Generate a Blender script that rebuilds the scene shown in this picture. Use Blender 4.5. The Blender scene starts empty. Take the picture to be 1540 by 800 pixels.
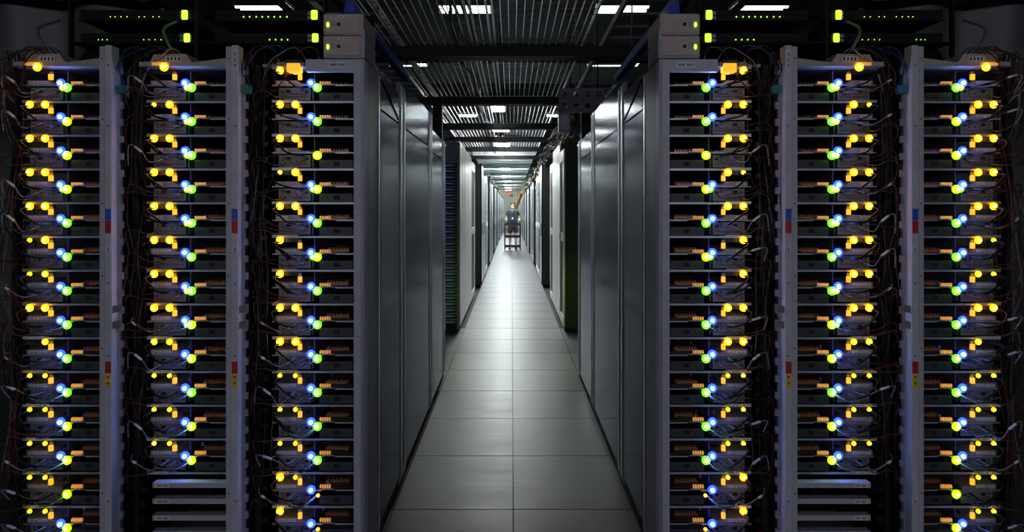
import bpy, bmesh, math, random
from mathutils import Vector, Matrix
random.seed(7)
SC = bpy.context.scene
COL = SC.collection
# ------------------------------------------------------------------ camera
FPX = 828.0            # focal length in pixels of a 1540 px wide frame
CAMZ = 1.525
cd = bpy.data.cameras.new('camera'); cam = bpy.data.objects.new('camera', cd); COL.objects.link(cam)
cam.location = (0, 0, CAMZ); cam.rotation_euler = (math.radians(90), 0, 0)
cd.sensor_width = 36; cd.lens = FPX/1540*36; cd.shift_x = -0.5/1540*-1; cd.shift_y = -85/1540
cd.clip_start = .05; cd.clip_end = 200
SC.camera = cam
# ------------------------------------------------------------------ world, exposure
w = bpy.data.worlds.new('world'); SC.world = w; w.use_nodes = True
w.node_tree.nodes['Background'].inputs[0].default_value = (.55, .65, 1, 1)
w.node_tree.nodes['Background'].inputs[1].default_value = 0.002
SC.view_settings.view_transform = 'Standard'; SC.view_settings.look = 'None'
SC.view_settings.exposure = 0.0; SC.view_settings.gamma = 1; SC.view_settings.use_curve_mapping = False
# strengths of the room lamps and the added fill (used by their builders below)
E_TUBE = 150.0          # ceiling tubes above the trays
E_NEAR = 15.0          # unseen fill panels added behind the viewpoint to brighten the rack fronts
E_PANEL = 170.0         # light panels in the low deck of the far aisle
E_PEND = 180.0        # square panel lamps above the trays
E_LED = 1.0
# ------------------------------------------------------------------ materials
M = {}
def mat(name, col, rough=.5, metal=0.0, noise=0.0, scale=8.0, bump=0.0, stretch=(1,1,1), emit=None, es=0.0, spec=.5, rvar=0.0):
    m = bpy.data.materials.new(name); m.use_nodes = True
    nt = m.node_tree; b = nt.nodes['Principled BSDF']
    b.inputs['Base Color'].default_value = (*col, 1); b.inputs['Roughness'].default_value = rough
    b.inputs['Metallic'].default_value = metal; b.inputs['Specular IOR Level'].default_value = spec
    if noise or bump or rvar:
        tc = nt.nodes.new('ShaderNodeTexCoord'); mp = nt.nodes.new('ShaderNodeMapping')
        mp.inputs['Scale'].default_value = stretch
        nz = nt.nodes.new('ShaderNodeTexNoise'); nz.inputs['Scale'].default_value = scale; nz.inputs['Detail'].default_value = 5
        nt.links.new(tc.outputs['Object'], mp.inputs['Vector']); nt.links.new(mp.outputs[0], nz.inputs['Vector'])
        if noise:
            r = nt.nodes.new('ShaderNodeMapRange'); r.inputs['From Min'].default_value = .25; r.inputs['From Max'].default_value = .75
            r.inputs['To Min'].default_value = 1-noise; r.inputs['To Max'].default_value = 1+noise
            mx = nt.nodes.new('ShaderNodeVectorMath'); mx.operation = 'SCALE'; mx.inputs[0].default_value = col
            nt.links.new(nz.outputs[0], r.inputs['Value']); nt.links.new(r.outputs[0], mx.inputs['Scale'])
            nt.links.new(mx.outputs[0], b.inputs['Base Color'])
        if rvar:
            r2 = nt.nodes.new('ShaderNodeMapRange'); r2.inputs['From Min'].default_value = .25; r2.inputs['From Max'].default_value = .75
            r2.inputs['To Min'].default_value = rough-rvar; r2.inputs['To Max'].default_value = rough+rvar
            nt.links.new(nz.outputs[0], r2.inputs['Value']); nt.links.new(r2.outputs[0], b.inputs['Roughness'])
        if bump:
            bp = nt.nodes.new('ShaderNodeBump'); bp.inputs['Strength'].default_value = bump; bp.inputs['Distance'].default_value = .01
            nt.links.new(nz.outputs[0], bp.inputs['Height']); nt.links.new(bp.outputs[0], b.inputs['Normal'])
    if emit:
        b.inputs['Emission Color'].default_value = (*emit, 1); b.inputs['Emission Strength'].default_value = es
    M[name] = m
    return m
mat('post_grey', (.50,.50,.55), .45, 0, .10, 14)
mat('post_light', (.56,.57,.60), .45, 0, .10, 14)
mat('frame_grey', (.30,.31,.35), .5, .3, .15, 10)
mat('steel', (.33,.345,.37), .17, 1.0, .12, 2.5, .006, (1,.3,2), rvar=.04)
M['steel'].node_tree.nodes['Principled BSDF'].inputs['Specular Tint'].default_value=(.34,.35,.38,1)
mat('steel_edge', (.55,.57,.60), .28, 1.0, .08, 6)
mat('white_panel', (.80,.80,.78), .34, .25, .05, 3, .02, (1,1,3))
mat('far_panel', (.62,.68,.72), .28, .6, .08, 4, .02, (1,1,3))
mat('far_steel', (.30,.36,.42), .25, .7, .08, 4, .02, (1,1,3))
mat('floor_tile', (.125,.115,.13), .41, 0, .16, 2.6, .40, (.35,2.6,1), rvar=.07, spec=.42)
mat('floor_base', (.02,.02,.02), .8, 0, .2, 6)
mat('black_metal', (.009,.009,.011), .6, .1, .3, 20, spec=.25)
mat('black_plastic', (.012,.012,.014), .45, 0, .3, 20)
mat('dark_wall', (.008,.008,.01), .8, 0, .3, 2)
mat('blue_rail', (.03,.05,.50), .4, 0, .15, 10)
mat('navy_paint', (.17,.17,.36), .45, 0, .15, 8)
mat('wire', (.80,.81,.84), .35, .6, .08, 10)
mat('tray_metal', (.42,.43,.46), .4, .6, .15, 12)
mat('tray_dark', (.10,.10,.13), .5, .5, .25, 12)
mat('board', (.055,.045,.02), .5, 0, .5, 60, .1)
mat('copper_sink', (.26,.14,.07), .4, .5, .2, 30)
mat('chip_black', (.02,.02,.02), .4, 0, .2, 40)
mat('module_grey', (.30,.29,.29), .5, .1, .15, 20)
mat('port_panel', (.20,.20,.21), .5, .3, .12, 24)
mat('inner_dark', (.05,.05,.06), .5, .2, .2, 20)
mat('hole_dark', (.004,.004,.004), .8)
mat('label_white', (.75,.75,.76), .6, 0, .04, 30)
mat('label_ink', (.05,.05,.06), .7)
mat('beige_box', (.50,.40,.37), .5, 0, .06, 20, .03)
mat('sticker_blue', (.02,.12,.62), .5, 0, .05, 30)
mat('sticker_red', (.50,.02,.03), .5, 0, .05, 30)
mat('sticker_yellow', (.85,.62,.03), .5, 0, .05, 30)
mat('teal_clip', (.02,.22,.22), .4, 0, .1, 30)
mat('amber_plastic', (.9,.5,.05), .4, 0, .05, 30, emit=(1,.46,.02), es=1.0)
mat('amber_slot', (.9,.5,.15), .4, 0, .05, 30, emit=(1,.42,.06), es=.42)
mat('cable_black', (.008,.008,.009), .6, 0, .2, 30, spec=.2)
mat('cable_red', (.08,.006,.006), .4, 0, .2, 30)
mat('cable_grey', (.16,.16,.18), .4, 0, .2, 30)
mat('cable_blue', (.012,.025,.13), .4, 0, .2, 30)
mat('cable_green', (.10,.22,.05), .4, 0, .2, 30)
mat('cable_white', (.7,.7,.7), .4, 0, .05, 30)
mat('cable_orange', (.95,.30,.02), .4, 0, .1, 20)
mat('cable_brown', (.03,.016,.012), .5, 0, .2, 30)
mat('plastic_sheet', (.09,.09,.095), .5, 0, .3, 3, .3)
mat('ceiling_dark', (.012,.013,.016), .8, 0, .3, 1.5)
mat('deck_metal', (.74,.84,.86), .35, .1, .10, 4)
mat('end_wall', (.66,.74,.66), .6, 0, .05, 1)
mat('tube_light', (.9,1,.95), .4, emit=(.88,1,.93), es=E_TUBE)
mat('trays_tube', (.9,1,.95), .4, emit=(.93,1,.96), es=6)
mat('near_fill', (.9,.9,1), .4, emit=(.86,.88,1), es=E_NEAR)
mat('panel_light', (.95,1,1), .4, emit=(.90,1,.98), es=E_PANEL)
mat('pendant_light', (.95,1,.95), .4, emit=(.97,1,.96), es=E_PEND)
mat('skin', (.70,.42,.31), .5, 0, .06, 20)
mat('shirt_black', (.012,.012,.014), .8, 0, .2, 40)
mat('shorts_dark', (.03,.025,.035), .8, 0, .2, 40)
mat('hair_brown', (.09,.035,.02), .6, 0, .3, 60)
mat('beard_grey', (.32,.30,.27), .7, 0, .3, 60)
mat('laptop_silver', (.16,.22,.30), .35, .7, .05, 10)
mat('logo_glow', (1,1,1), .4, emit=(1,1,1), es=4)
mat('sign_red', (.9,.05,.04), .5, 0, .02, 20, emit=(1,.06,.04), es=1.6)
mat('rubber', (.02,.02,.02), .7, 0, .1, 30)
def led(name, core, es, lens, ls):  # lens: wide dim disc whose emission stands in for the glow around a lamp
    mat(name+'_core', core, .3, emit=core, es=es*E_LED)
    mat(name+'_halo', lens, .3, emit=lens, es=ls*E_LED)
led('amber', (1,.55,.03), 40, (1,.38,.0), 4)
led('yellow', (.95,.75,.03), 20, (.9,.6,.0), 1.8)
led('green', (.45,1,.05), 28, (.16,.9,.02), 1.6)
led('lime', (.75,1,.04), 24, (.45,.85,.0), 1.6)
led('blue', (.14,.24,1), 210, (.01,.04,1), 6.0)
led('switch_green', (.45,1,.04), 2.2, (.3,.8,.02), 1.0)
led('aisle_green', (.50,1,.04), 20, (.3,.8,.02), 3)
led('drawer_blue', (.05,.12,1), .35, (.02,.06,.8), .5)  # glowing strip added to drawers in place of blue light falling on them
# ------------------------------------------------------------------ mesh helpers
class MB:
    def __init__(s): s.v=[]; s.f=[]; s.m=[]; s.sm=[]
    def add(s, vs, fs, mi=0, smooth=False):
        o=len(s.v); s.v+= [tuple(q) for q in vs]
        for f in fs: s.f.append(tuple(i+o for i in f)); s.m.append(mi); s.sm.append(smooth)
    def box(s, x0,x1,y0,y1,z0,z1, mi=0):
        if x0>x1: x0,x1=x1,x0
        if y0>y1: y0,y1=y1,y0
        if z0>z1: z0,z1=z1,z0
        s.add([(x0,y0,z0),(x1,y0,z0),(x1,y1,z0),(x0,y1,z0),(x0,y0,z1),(x1,y0,z1),(x1,y1,z1),(x0,y1,z1)],
              [(0,3,2,1),(4,5,6,7),(0,1,5,4),(1,2,6,5),(2,3,7,6),(3,0,4,7)], mi)
        return s
    def tube(s, pts, r, n=6, mi=0, cap=True):
        pts=[Vector(p) for p in pts]; rings=[]; vs=[]; fs=[]
        up=Vector((0,0,1))
        for i,p in enumerate(pts):
            d=(pts[min(i+1,len(pts)-1)]-pts[max(i-1,0)]).normalized()
            a=d.cross(up)
            if a.length<.1: a=d.cross(Vector((1,0,0)))
            a.normalize(); b=d.cross(a)
            rr = r[i] if isinstance(r,(list,tuple)) else r
            for k in range(n):
                t=2*math.pi*k/n; vs.append(p+(a*math.cos(t)+b*math.sin(t))*rr)
        for i in range(len(pts)-1):
            for k in range(n):
                fs.append((i*n+k, i*n+(k+1)%n, (i+1)*n+(k+1)%n, (i+1)*n+k))
        if cap: fs.append(tuple(range(n))); fs.append(tuple((len(pts)-1)*n+k for k in reversed(range(n))))
        s.add(vs,fs,mi,True); return s
    def ball(s, c, r, n=8, m=5, mi=0, sc=(1,1,1)):
        vs=[]; fs=[]
        for j in range(m+1):
            ph=math.pi*j/m
            for k in range(n):
                t=2*math.pi*k/n
                vs.append((c[0]+r*sc[0]*math.sin(ph)*math.cos(t), c[1]+r*sc[1]*math.sin(ph)*math.sin(t), c[2]+r*sc[2]*math.cos(ph)))
        for j in range(m):
            for k in range(n): fs.append((j*n+k, (j+1)*n+k, (j+1)*n+(k+1)%n, j*n+(k+1)%n))
        s.add(vs,fs,mi,True); return s
    def disc(s, c, r, t, n=14, mi=0):   # short cylinder facing -Y
        return s.tube([(c[0],c[1],c[2]),(c[0],c[1]+t,c[2])], r, n, mi)
    def mesh(s, name, mats, mirror=False, bevel=0.0):
        me=bpy.data.meshes.new(name)
        v=[(-x,y,z) for x,y,z in s.v] if mirror else s.v
        me.from_pydata(v,[],s.f)
        for q in mats: me.materials.append(M[q])
        me.polygons.foreach_set('material_index', s.m); me.polygons.foreach_set('use_smooth', s.sm)
        bm=bmesh.new(); bm.from_mesh(me)
        bmesh.ops.remove_doubles(bm, verts=bm.verts, dist=1e-6)
        bmesh.ops.recalc_face_normals(bm, faces=bm.faces)
        if bevel:
            bmesh.ops.bevel(bm, geom=list(bm.edges), offset=bevel, segments=2, affect='EDGES', clamp_overlap=True)
        bm.to_mesh(me); bm.free(); me.update()
        return me
def link(name, me, parent=None, loc=None):
    o=bpy.data.objects.new(name, me); COL.objects.link(o)
    if parent: o.parent=parent
    if loc: o.location=loc
    return o
def tag(o, label=None, cat=None, group=None, kind=None):
    if label: o['label']=label
    if cat: o['category']=cat
    if group: o['group']=group
    if kind: o['kind']=kind
    return o
def thing(name, loc, label, cat, group=None):
    o=link(name, None, None, loc); o.empty_display_size=.05
    return tag(o,label,cat,group)
CACHE={}
def cached(key, fn):
    if key not in CACHE: CACHE[key]=fn()
    return CACHE[key]
def bez(p, n=10):   # catmull-rom through points
    p=[Vector(q) for q in p]; out=[]
    P=[p[0]]+p+[p[-1]]
    for i in range(1,len(P)-2):
        for k in range(n):
            t=k/n; a,b,c,d=P[i-1],P[i],P[i+1],P[i+2]
            out.append(.5*((2*b)+(-a+c)*t+(2*a-5*b+4*c-d)*t*t+(-a+3*b-3*c+d)*t**3))
    out.append(p[-1]); return out
SIDE={-1:'left', 1:'right'}
ORD=['topmost','second','third','fourth','fifth','sixth','seventh','eighth','ninth','tenth','eleventh','twelfth','thirteenth','fourteenth','fifteenth']
# ------------------------------------------------------------------ room shell
def struct(name, mb, mats, parent=None, bevel=0):
    o=link(name, mb.mesh(name,mats,bevel=bevel), parent)
    if not parent: o['kind']='structure'
    return o
FAR=45.0
floor=struct('floor', MB().box(-7,7,-5,FAR,-.08,-.012), ['floor_base'])
TILE=.61
tm=MB().box(0,TILE-.005,0,TILE-.005,-.012,0).mesh('floor_tile',['floor_tile'],bevel=.0015)
ix=0
for j in range(-3,70):
    y=2.80+TILE*j
    cross = y<2.2 or 4.9<y+.3<6.9
    for i in range(-4,4):
        inner = i in (-1,0)
        if not inner and not (cross and y<7): continue
        o=link('floor_tile', tm, floor, (i*TILE+.0025+.008, y+.0025, 0)); ix+=1
struct('ceiling', MB().box(-7,7,-5,FAR,5.0,5.1), ['ceiling_dark'])
struct('wall_left', MB().box(-7.1,-7,-5,FAR,-.08,5.1), ['dark_wall'])
struct('wall_right', MB().box(7,7.1,-5,FAR,-.08,5.1), ['dark_wall'])
struct('wall_near', MB().box(-7,7,-5.1,-5,-.08,5.1), ['dark_wall'])
struct('wall_far', MB().box(-7,7,FAR,FAR+.1,-.08,5.1), ['end_wall'])
# ------------------------------------------------------------------ ceiling lamps
def fixture(x, y, w, z, m, label, group=None):
    t=thing('ceiling_light',(x,y,z),label,'ceiling light',group)
    def f():
        b=MB(); b.box(-w/2-.03,w/2+.03,-.17,.17,.05,.10); b.box(-w/2-.03,w/2+.03,-.18,-.16,.0,.10); b.box(-w/2-.03,w/2+.03,.16,.18,.0,.10); b.box(-w/2,w/2,-.02,.02,.03,.06)
        return b.mesh('housing',['tray_metal'])
    link('housing', cached(('fh',w),f), t)
    for yy in (-.085,.085):
        link('light_tube', cached(('ft',w,m,yy),lambda: MB().tube([(-w/2,yy,.02),(w/2,yy,.02)],.028,8).mesh('light_tube',[m])), t)
    for xx in (-w/2,w/2):
        link('hanger', cached(('fr',z),lambda: MB().tube([(0,0,.09),(0,0,4.99-z)],.006,5).mesh('hanger',['black_metal'])), t, (xx,0,0))
    return t
rows=[(8.2,[(-3.7,'above the racks at far left'),(-.70,'seen through the wire trays left of centre'),(1.65,'bright, right of the wire trays'),(3.7,'above the racks at far right')]),
      (11.3,[(-2.15,'second row, left of the trays'),(2.10,'second row, right of the trays')]),
      (14.0,[(-.62,'third row, left pair over the trays'),(.3,'third row, right pair over the trays'),(-3.2,'third row, far left'),(3.2,'third row, far right')]),
      (17.5,[(-1.4,'fourth row left'),(1.4,'fourth row right')])]
for yy,l in rows:
    for xx,d in l:
        fixture(xx,yy,1.0 if (yy==11.3 and xx>0) else .74 if yy<13 else .5,4.5,'tube_light' if yy>13 else 'trays_tube','twin tube ceiling light, '+d,'twin tube ceiling lights')
for xx,d in ((-2.0,'left'),(2.0,'right')):  # added fill panels, out of view, lighting the rack fronts
    t=thing('fill_panel',(xx,-4.99,2.3),'wide added fill panel behind the viewpoint, '+d+' one','fill light','added fill panels behind the viewpoint')
    link('housing',cached('wlh',lambda:MB().box(-.88,.88,0,.05,-.30,.30).mesh('housing',['tray_metal'],False,.01)),t)
    link('diffuser',cached('wld',lambda:MB().box(-.82,.82,.05,.07,-.24,.24).mesh('diffuser',['near_fill'],False,.01)),t)
for yy,zz,ww,d in ((7.9,2.96,.18,'over the second beam'),(9.9,2.95,.30,'over the fourth beam'),(11.8,2.90,.30,'just before the pale deck')):
    t=thing('light_panel_lamp',(-.2,yy,zz),'square bright panel lamp above the wire trays, '+d,'ceiling light','panel lamps over the trays')
    link('housing',MB().box(-ww/2-.02,ww/2+.02,-.22,.22,.01,.06).mesh('housing',['tray_metal'],False,.004),t)
    link('diffuser',MB().box(-ww/2,ww/2,-.20,.20,0,.012).mesh('diffuser',['pendant_light']),t)
    link('hanger',MB().tube([(0,0,.06),(0,0,5-zz)],.008,5).mesh('hanger',['black_metal']),t)
# ------------------------------------------------------------------ floor-level rack rows (front plane)
Y0=2.28; PITCH=.1424; ZG0=2.038; DL=.055
RX=[.654,1.183,1.706]   # inner edge (aisle side) of the trays, from the aisle outward
RN={0:'beside the aisle',1:'in the middle',2:'outermost'}
def rdesc(s,r): return {0:'%s rack beside aisle',1:'middle %s rack',2:'outermost %s rack'}[r] % SIDE[s]
# --- local server mesh builders: x outward, y depth from the front plane, z from the green lamp
def m_tray(top, mir):
    b=MB()
    if top:
        b.box(0,.357,.046,.60,.080,.0825); b.box(0,.25,.043,.046,.0785,.087); b.box(.25,.357,.041,.046,.079,.091)
        b.box(0,.003,.046,.55,.07,.09)
    else:
        b.box(0,.357,.046,.60,.009,.0112); b.box(.0,.09,.043,.046,.008,.0135); b.box(.145,.357,.043,.046,.008,.0135)
        b.add([(.09,.043,.013),(.11,.043,.018),(.14,.043,.018),(.145,.043,.013),(.09,.047,.013),(.11,.047,.018),(.14,.047,.018),(.145,.047,.013)],
              [(0,1,2,3),(7,6,5,4),(0,4,5,1),(1,5,6,2),(2,6,7,3),(3,7,4,0)])
    b.m=[1]*6+b.m[6:]
    return b.mesh('upper_tray' if top else 'lower_tray',['tray_metal','black_metal'],mir)
def m_board(mir,var):
    rn=random.Random(var+50); b=MB()
    b.box(.01,.35,.06,.50,.0125,.0145,0)
    for k in range(12):
        x=rn.uniform(.02,.30); y=rn.uniform(.07,.42); b.box(x,x+rn.uniform(.01,.035),y,y+rn.uniform(.01,.04),.0145,.0145+rn.uniform(.003,.014),1)
    for k in range(4):
        x=rn.uniform(.03,.3); y=rn.uniform(.08,.2); b.tube([(x,y,.0145),(x,y,.03)],.005,8,2)
    b.box(.05,.15,.10,.20,.0145,.026,3); 
    for k in range(8): b.box(.052+k*.012,.057+k*.012,.10,.20,.026,.034,3)
    return b.mesh('circuit_board',['board','chip_black','module_grey','copper_sink'],mir)
def m_ram(mir):
    b=MB()
    for k in range(5): b.box(.115+k*.0098,.1195+k*.0098,.05,.060,.0150,.0290)
    return b.mesh('memory_slots',['amber_slot'],mir)
def m_panel(mir,inner):
    b=MB()
    if inner:
        b.box(.02,.162,.055,.06,-.055,-.018,0); b.box(.075,.100,.0535,.0555,-.043,-.027,1)
        for x in (.035,.055,.125,.145): b.box(x,x+.004,.0535,.0555,-.037,-.033,1)
    else:
        b.box(.199,.334,.055,.06,-.050,.003,0)
        for k in range(9): b.box(.207+k*.0135,.2135+k*.0135,.0535,.0555,-.037,-.0345,1)
        for x,z in ((.315,-.01),(.315,-.022),(.323,-.032),(.315,-.043),(.232,-.01),(.255,-.022),(.232,-.022)): b.box(x,x+.005,.0535,.0555,z-.0025,z+.0025,1)
        b.box(.283,.303,.0535,.0555,-.017,-.006,1); b.box(.207,.222,.0535,.0555,-.018,-.010,1)
    return b.mesh('port_panel' if not inner else 'inner_panel',['port_panel' if not inner else 'inner_dark','hole_dark'],mir)
def m_module(mir):
    b=MB(); b.add([(.200,.05,.013),(.345,.05,.013),(.345,.05,.033),(.255,.05,.033),(.235,.05,.020),(.200,.05,.020)]+[(.200,.25,.013),(.345,.25,.013),(.345,.25,.033),(.255,.25,.033),(.235,.25,.020),(.200,.25,.020)],
      [(0,1,2,3,4,5),(11,10,9,8,7,6)]+[(i,(i+1)%6,(i+1)%6+6,i+6) for i in range(6)])
    b.box(.236,.250,.05,.056,.055,.070)
    return b.mesh('drive_module',['module_grey'],mir)
def m_label(x0,x1,z0,z1,y,mir,vert=False,name='paper_label'):
    b=MB(); b.box(x0,x1,y-.0015,y,z0,z1,0); w=x1-x0; h=z1-z0
    if vert:
        n=max(4,int(h/.006))
        for k in range(n):
            if k%5!=4: b.box(x0+w*.25,x0+w*.75,y-.002,y-.0014,z0+h*(.1+.8*k/n),z0+h*(.1+.8*(k+.55)/n),1)
    else:
        n=9
        for k in range(n):
            if k!=4: b.box(x0+w*(.1+.8*k/n),x0+w*(.1+.8*(k+.6)/n),y-.002,y-.0014,z0+h*.25,z0+h*.72,1)
    return b.mesh(name,['label_white','label_ink'],mir)
def m_lamp(col,r):
    b=MB(); b.ball((0,-.003,0),r*.62,10,6,0); 
    b.tube([(0,.004,0),(0,.0,0),(0,-.0015,0)],[r*1.5,r*1.5,r*1.2],14,1)  # oversized emissive disc added as a halo round the core
    b.tube([(0,.012,0),(0,.004,0)],r*.5,8,2)
    return b.mesh(col+'_lamp',[col+'_core',col+'_halo','black_plastic'])
def m_riser(mir):
    b=MB(); b.box(.185,.190,.07,.30,.0145,.078,0); b.box(.178,.196,.056,.07,.003,.024,1); b.box(.158,.172,.056,.07,-.006,.008,1)
    b.box(.24,.34,.055,.068,.060,.079,1); b.box(.19,.198,.068,.40,-.05,.006,0)
    return b.mesh('riser_card',['tray_dark','chip_black'],mir)
def m_cable(kind,mir,var):
    rn=random.Random(var*13+len(kind)*7+kind.count('e')); j=lambda a: rn.uniform(-a,a)
    b=MB()
    if kind=='black':
        p=[(.31+j(.01),.05,.066),(.335+j(.01),.0,.055+j(.005)),(.30+j(.02),-.025,.030+j(.006)),(.265+j(.01),-.03,.008+j(.008)),(.235,-.02,-.002+j(.006)),(.225,.04,0)]; r=.0038
    elif kind=='red':
        p=[(.21+j(.01),.045,-.02),(.25,.0,-.028+j(.01)),(.31+j(.02),-.02,-.020+j(.015)),(.37+j(.01),-.02,.0+j(.02)),(.42+j(.02),.02,-.01+j(.03)),(.44+j(.02),.06,-.08+j(.05))]; r=.0022
    elif kind=='grey':
        p=[(.26,.045,.0),(.30+j(.02),-.01,-.015+j(.02)),(.345+j(.02),-.02,.02+j(.02)),(.385+j(.02),-.01,.03+j(.02)),(.41+j(.02),.03,-.01+j(.04))]; r=.0026
    elif kind=='brown':
        p=[(.30,.045,-.03),(.33,.01,-.045+j(.015)),(.37,-.015,-.03+j(.02)),(.41,-.01,-.055+j(.02)),(.43,.05,-.12+j(.03))]; r=.0024
    else: # green / blue jumper
        p=[(.165,.045,-.004),(.19+j(.01),-.01,-.018),(.225+j(.01),-.02,-.024+j(.006)),(.27+j(.02),-.01,-.015+j(.01)),(.31,.04,-.02+j(.01))]; r=.0022
    b.tube(bez(p,6),r,6)
    if kind=='grey':
        q=bez(p,6); b.tube([q[12],q[15]],.0048,6,1)
    return b.mesh(kind+'_cable',['cable_'+kind,'label_white'],mir)
# lamp states: columns = rows of servers from the top; per rack (0 = beside the aisle)
AMB={0:['AA','AA','AA','yA','AA','A-','A-','AA','AA','yy','yy','yy','Ay','A-'],
     1:['--','yA','AA','AA','AA','AA','AA','AA','YY','yy','yy','yy'],
     2:['--','AA','AA','AA','AA','yA','yY','AA','-Y','yy','yy','yy','yy','yy']}
BG={0:['bg','bg','-l','bL','bg','bL','bg','bg','bg','bg','bg','bg','ba','ba'],
    1:['bG','bG','bG','bG','bG','bg','bG','bL','bl','bg','bl','bl'],
    2:['bG','bl','bl','bL','bg','bg','bg','bg','bg','bg','bl','bl','-l','bl']}
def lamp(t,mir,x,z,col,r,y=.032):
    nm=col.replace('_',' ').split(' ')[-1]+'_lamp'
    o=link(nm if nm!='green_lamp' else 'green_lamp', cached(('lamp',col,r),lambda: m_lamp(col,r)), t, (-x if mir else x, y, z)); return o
def make_server(s,r,k):
    mir=(s<0); st=AMB[r][k]; bg=BG[r][k]
    words={'AA':'two bright amber lamps','yA':'one bright, one faint amber lamp','A-':'a single outer amber lamp','-A':'a single inner amber lamp','yy':'two small yellow lamps','YY':'two yellow lamps','yY':'two faint yellow lamps','-Y':'one yellow lamp','Ay':'two amber lamps','--':'no amber lamp lit'}[st]
    t=thing('server',(s*RX[r],Y0,ZG0-PITCH*k),'open server with %s, %s in %s'%(words,ORD[k],rdesc(s,r)),'server','servers in the '+rdesc(s,r))
    var=random.randrange(4)
    link('upper_tray',cached(('ut',mir),lambda:m_tray(True,mir)),t); link('lower_tray',cached(('lt',mir),lambda:m_tray(False,mir)),t)
    bo=link('circuit_board',cached(('bd',mir,var),lambda:m_board(mir,var)),t)
    link('memory_slots',cached(('ram',mir),lambda:m_ram(mir)),bo)
    link('riser_card',cached(('rs',mir),lambda:m_riser(mir)),t)
    pp=link('port_panel',cached(('pp',mir),lambda:m_panel(mir,False)),t); link('inner_panel',cached(('ip',mir),lambda:m_panel(mir,True)),t)
    mo=link('drive_module',cached(('mo',mir),lambda:m_module(mir)),t)
    link('paper_label',cached(('l1',mir),lambda:m_label(.295,.335,.017,.028,.0498,mir)),mo)
    if k>=5 or r==2: link('paper_label',cached(('l2',mir),lambda:m_label(.26,.290,.018,.028,.0498,mir)),mo)
    if k>7:
        link('paper_label',cached(('l3',mir),lambda:m_label(.315,.352,.080,.090,.041,mir)),t); link('paper_label',cached(('l4',mir),lambda:m_label(.27,.308,.080,.090,.041,mir)),t)
    link('amber_indicator',cached(('ai',mir),lambda:MB().box(.232,.247,.040,.050,.034,.058).mesh('amber_indicator',['amber_plastic'],mir)),t)
    rb={'A':('amber',.0105),'Y':('yellow',.009),'y':('yellow',.0065)}
    if st[0]!='-': c,q=rb[st[0]]; lamp(t,mir,.320,.070,c,q)
    if st[1]!='-': c,q=rb[st[1]]; lamp(t,mir,.255,.070,c,q)
    if bg[0]=='b': lamp(t,mir,.189,.018,'blue',.0125)
    c={'g':'green','G':'green','l':'lime','L':'lime','a':'amber'}[bg[1]]
    if bg[1]=='a': lamp(t,mir,.160,-.006,'amber',.005)
    else: lamp(t,mir,.163,-.001,c,.0125)
    if bg[1] in 'GL': lamp(t,mir,.181,-.001,'green' if c=='lime' else 'lime',.009)
    for kd in random.sample(['black','red','grey','brown','green' if k>8 else 'red','blue' if k>6 else 'black','black'],5 if k>5 else 4):
        v=random.randrange(3)
        link(kd+'_cable',cached(('cb',kd,mir,v),lambda:m_cable(kd,mir,v)),t)
for s in (-1,1):
    for r in range(3):
        for k in range(len(AMB[r])): make_server(s,r,k)
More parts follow.
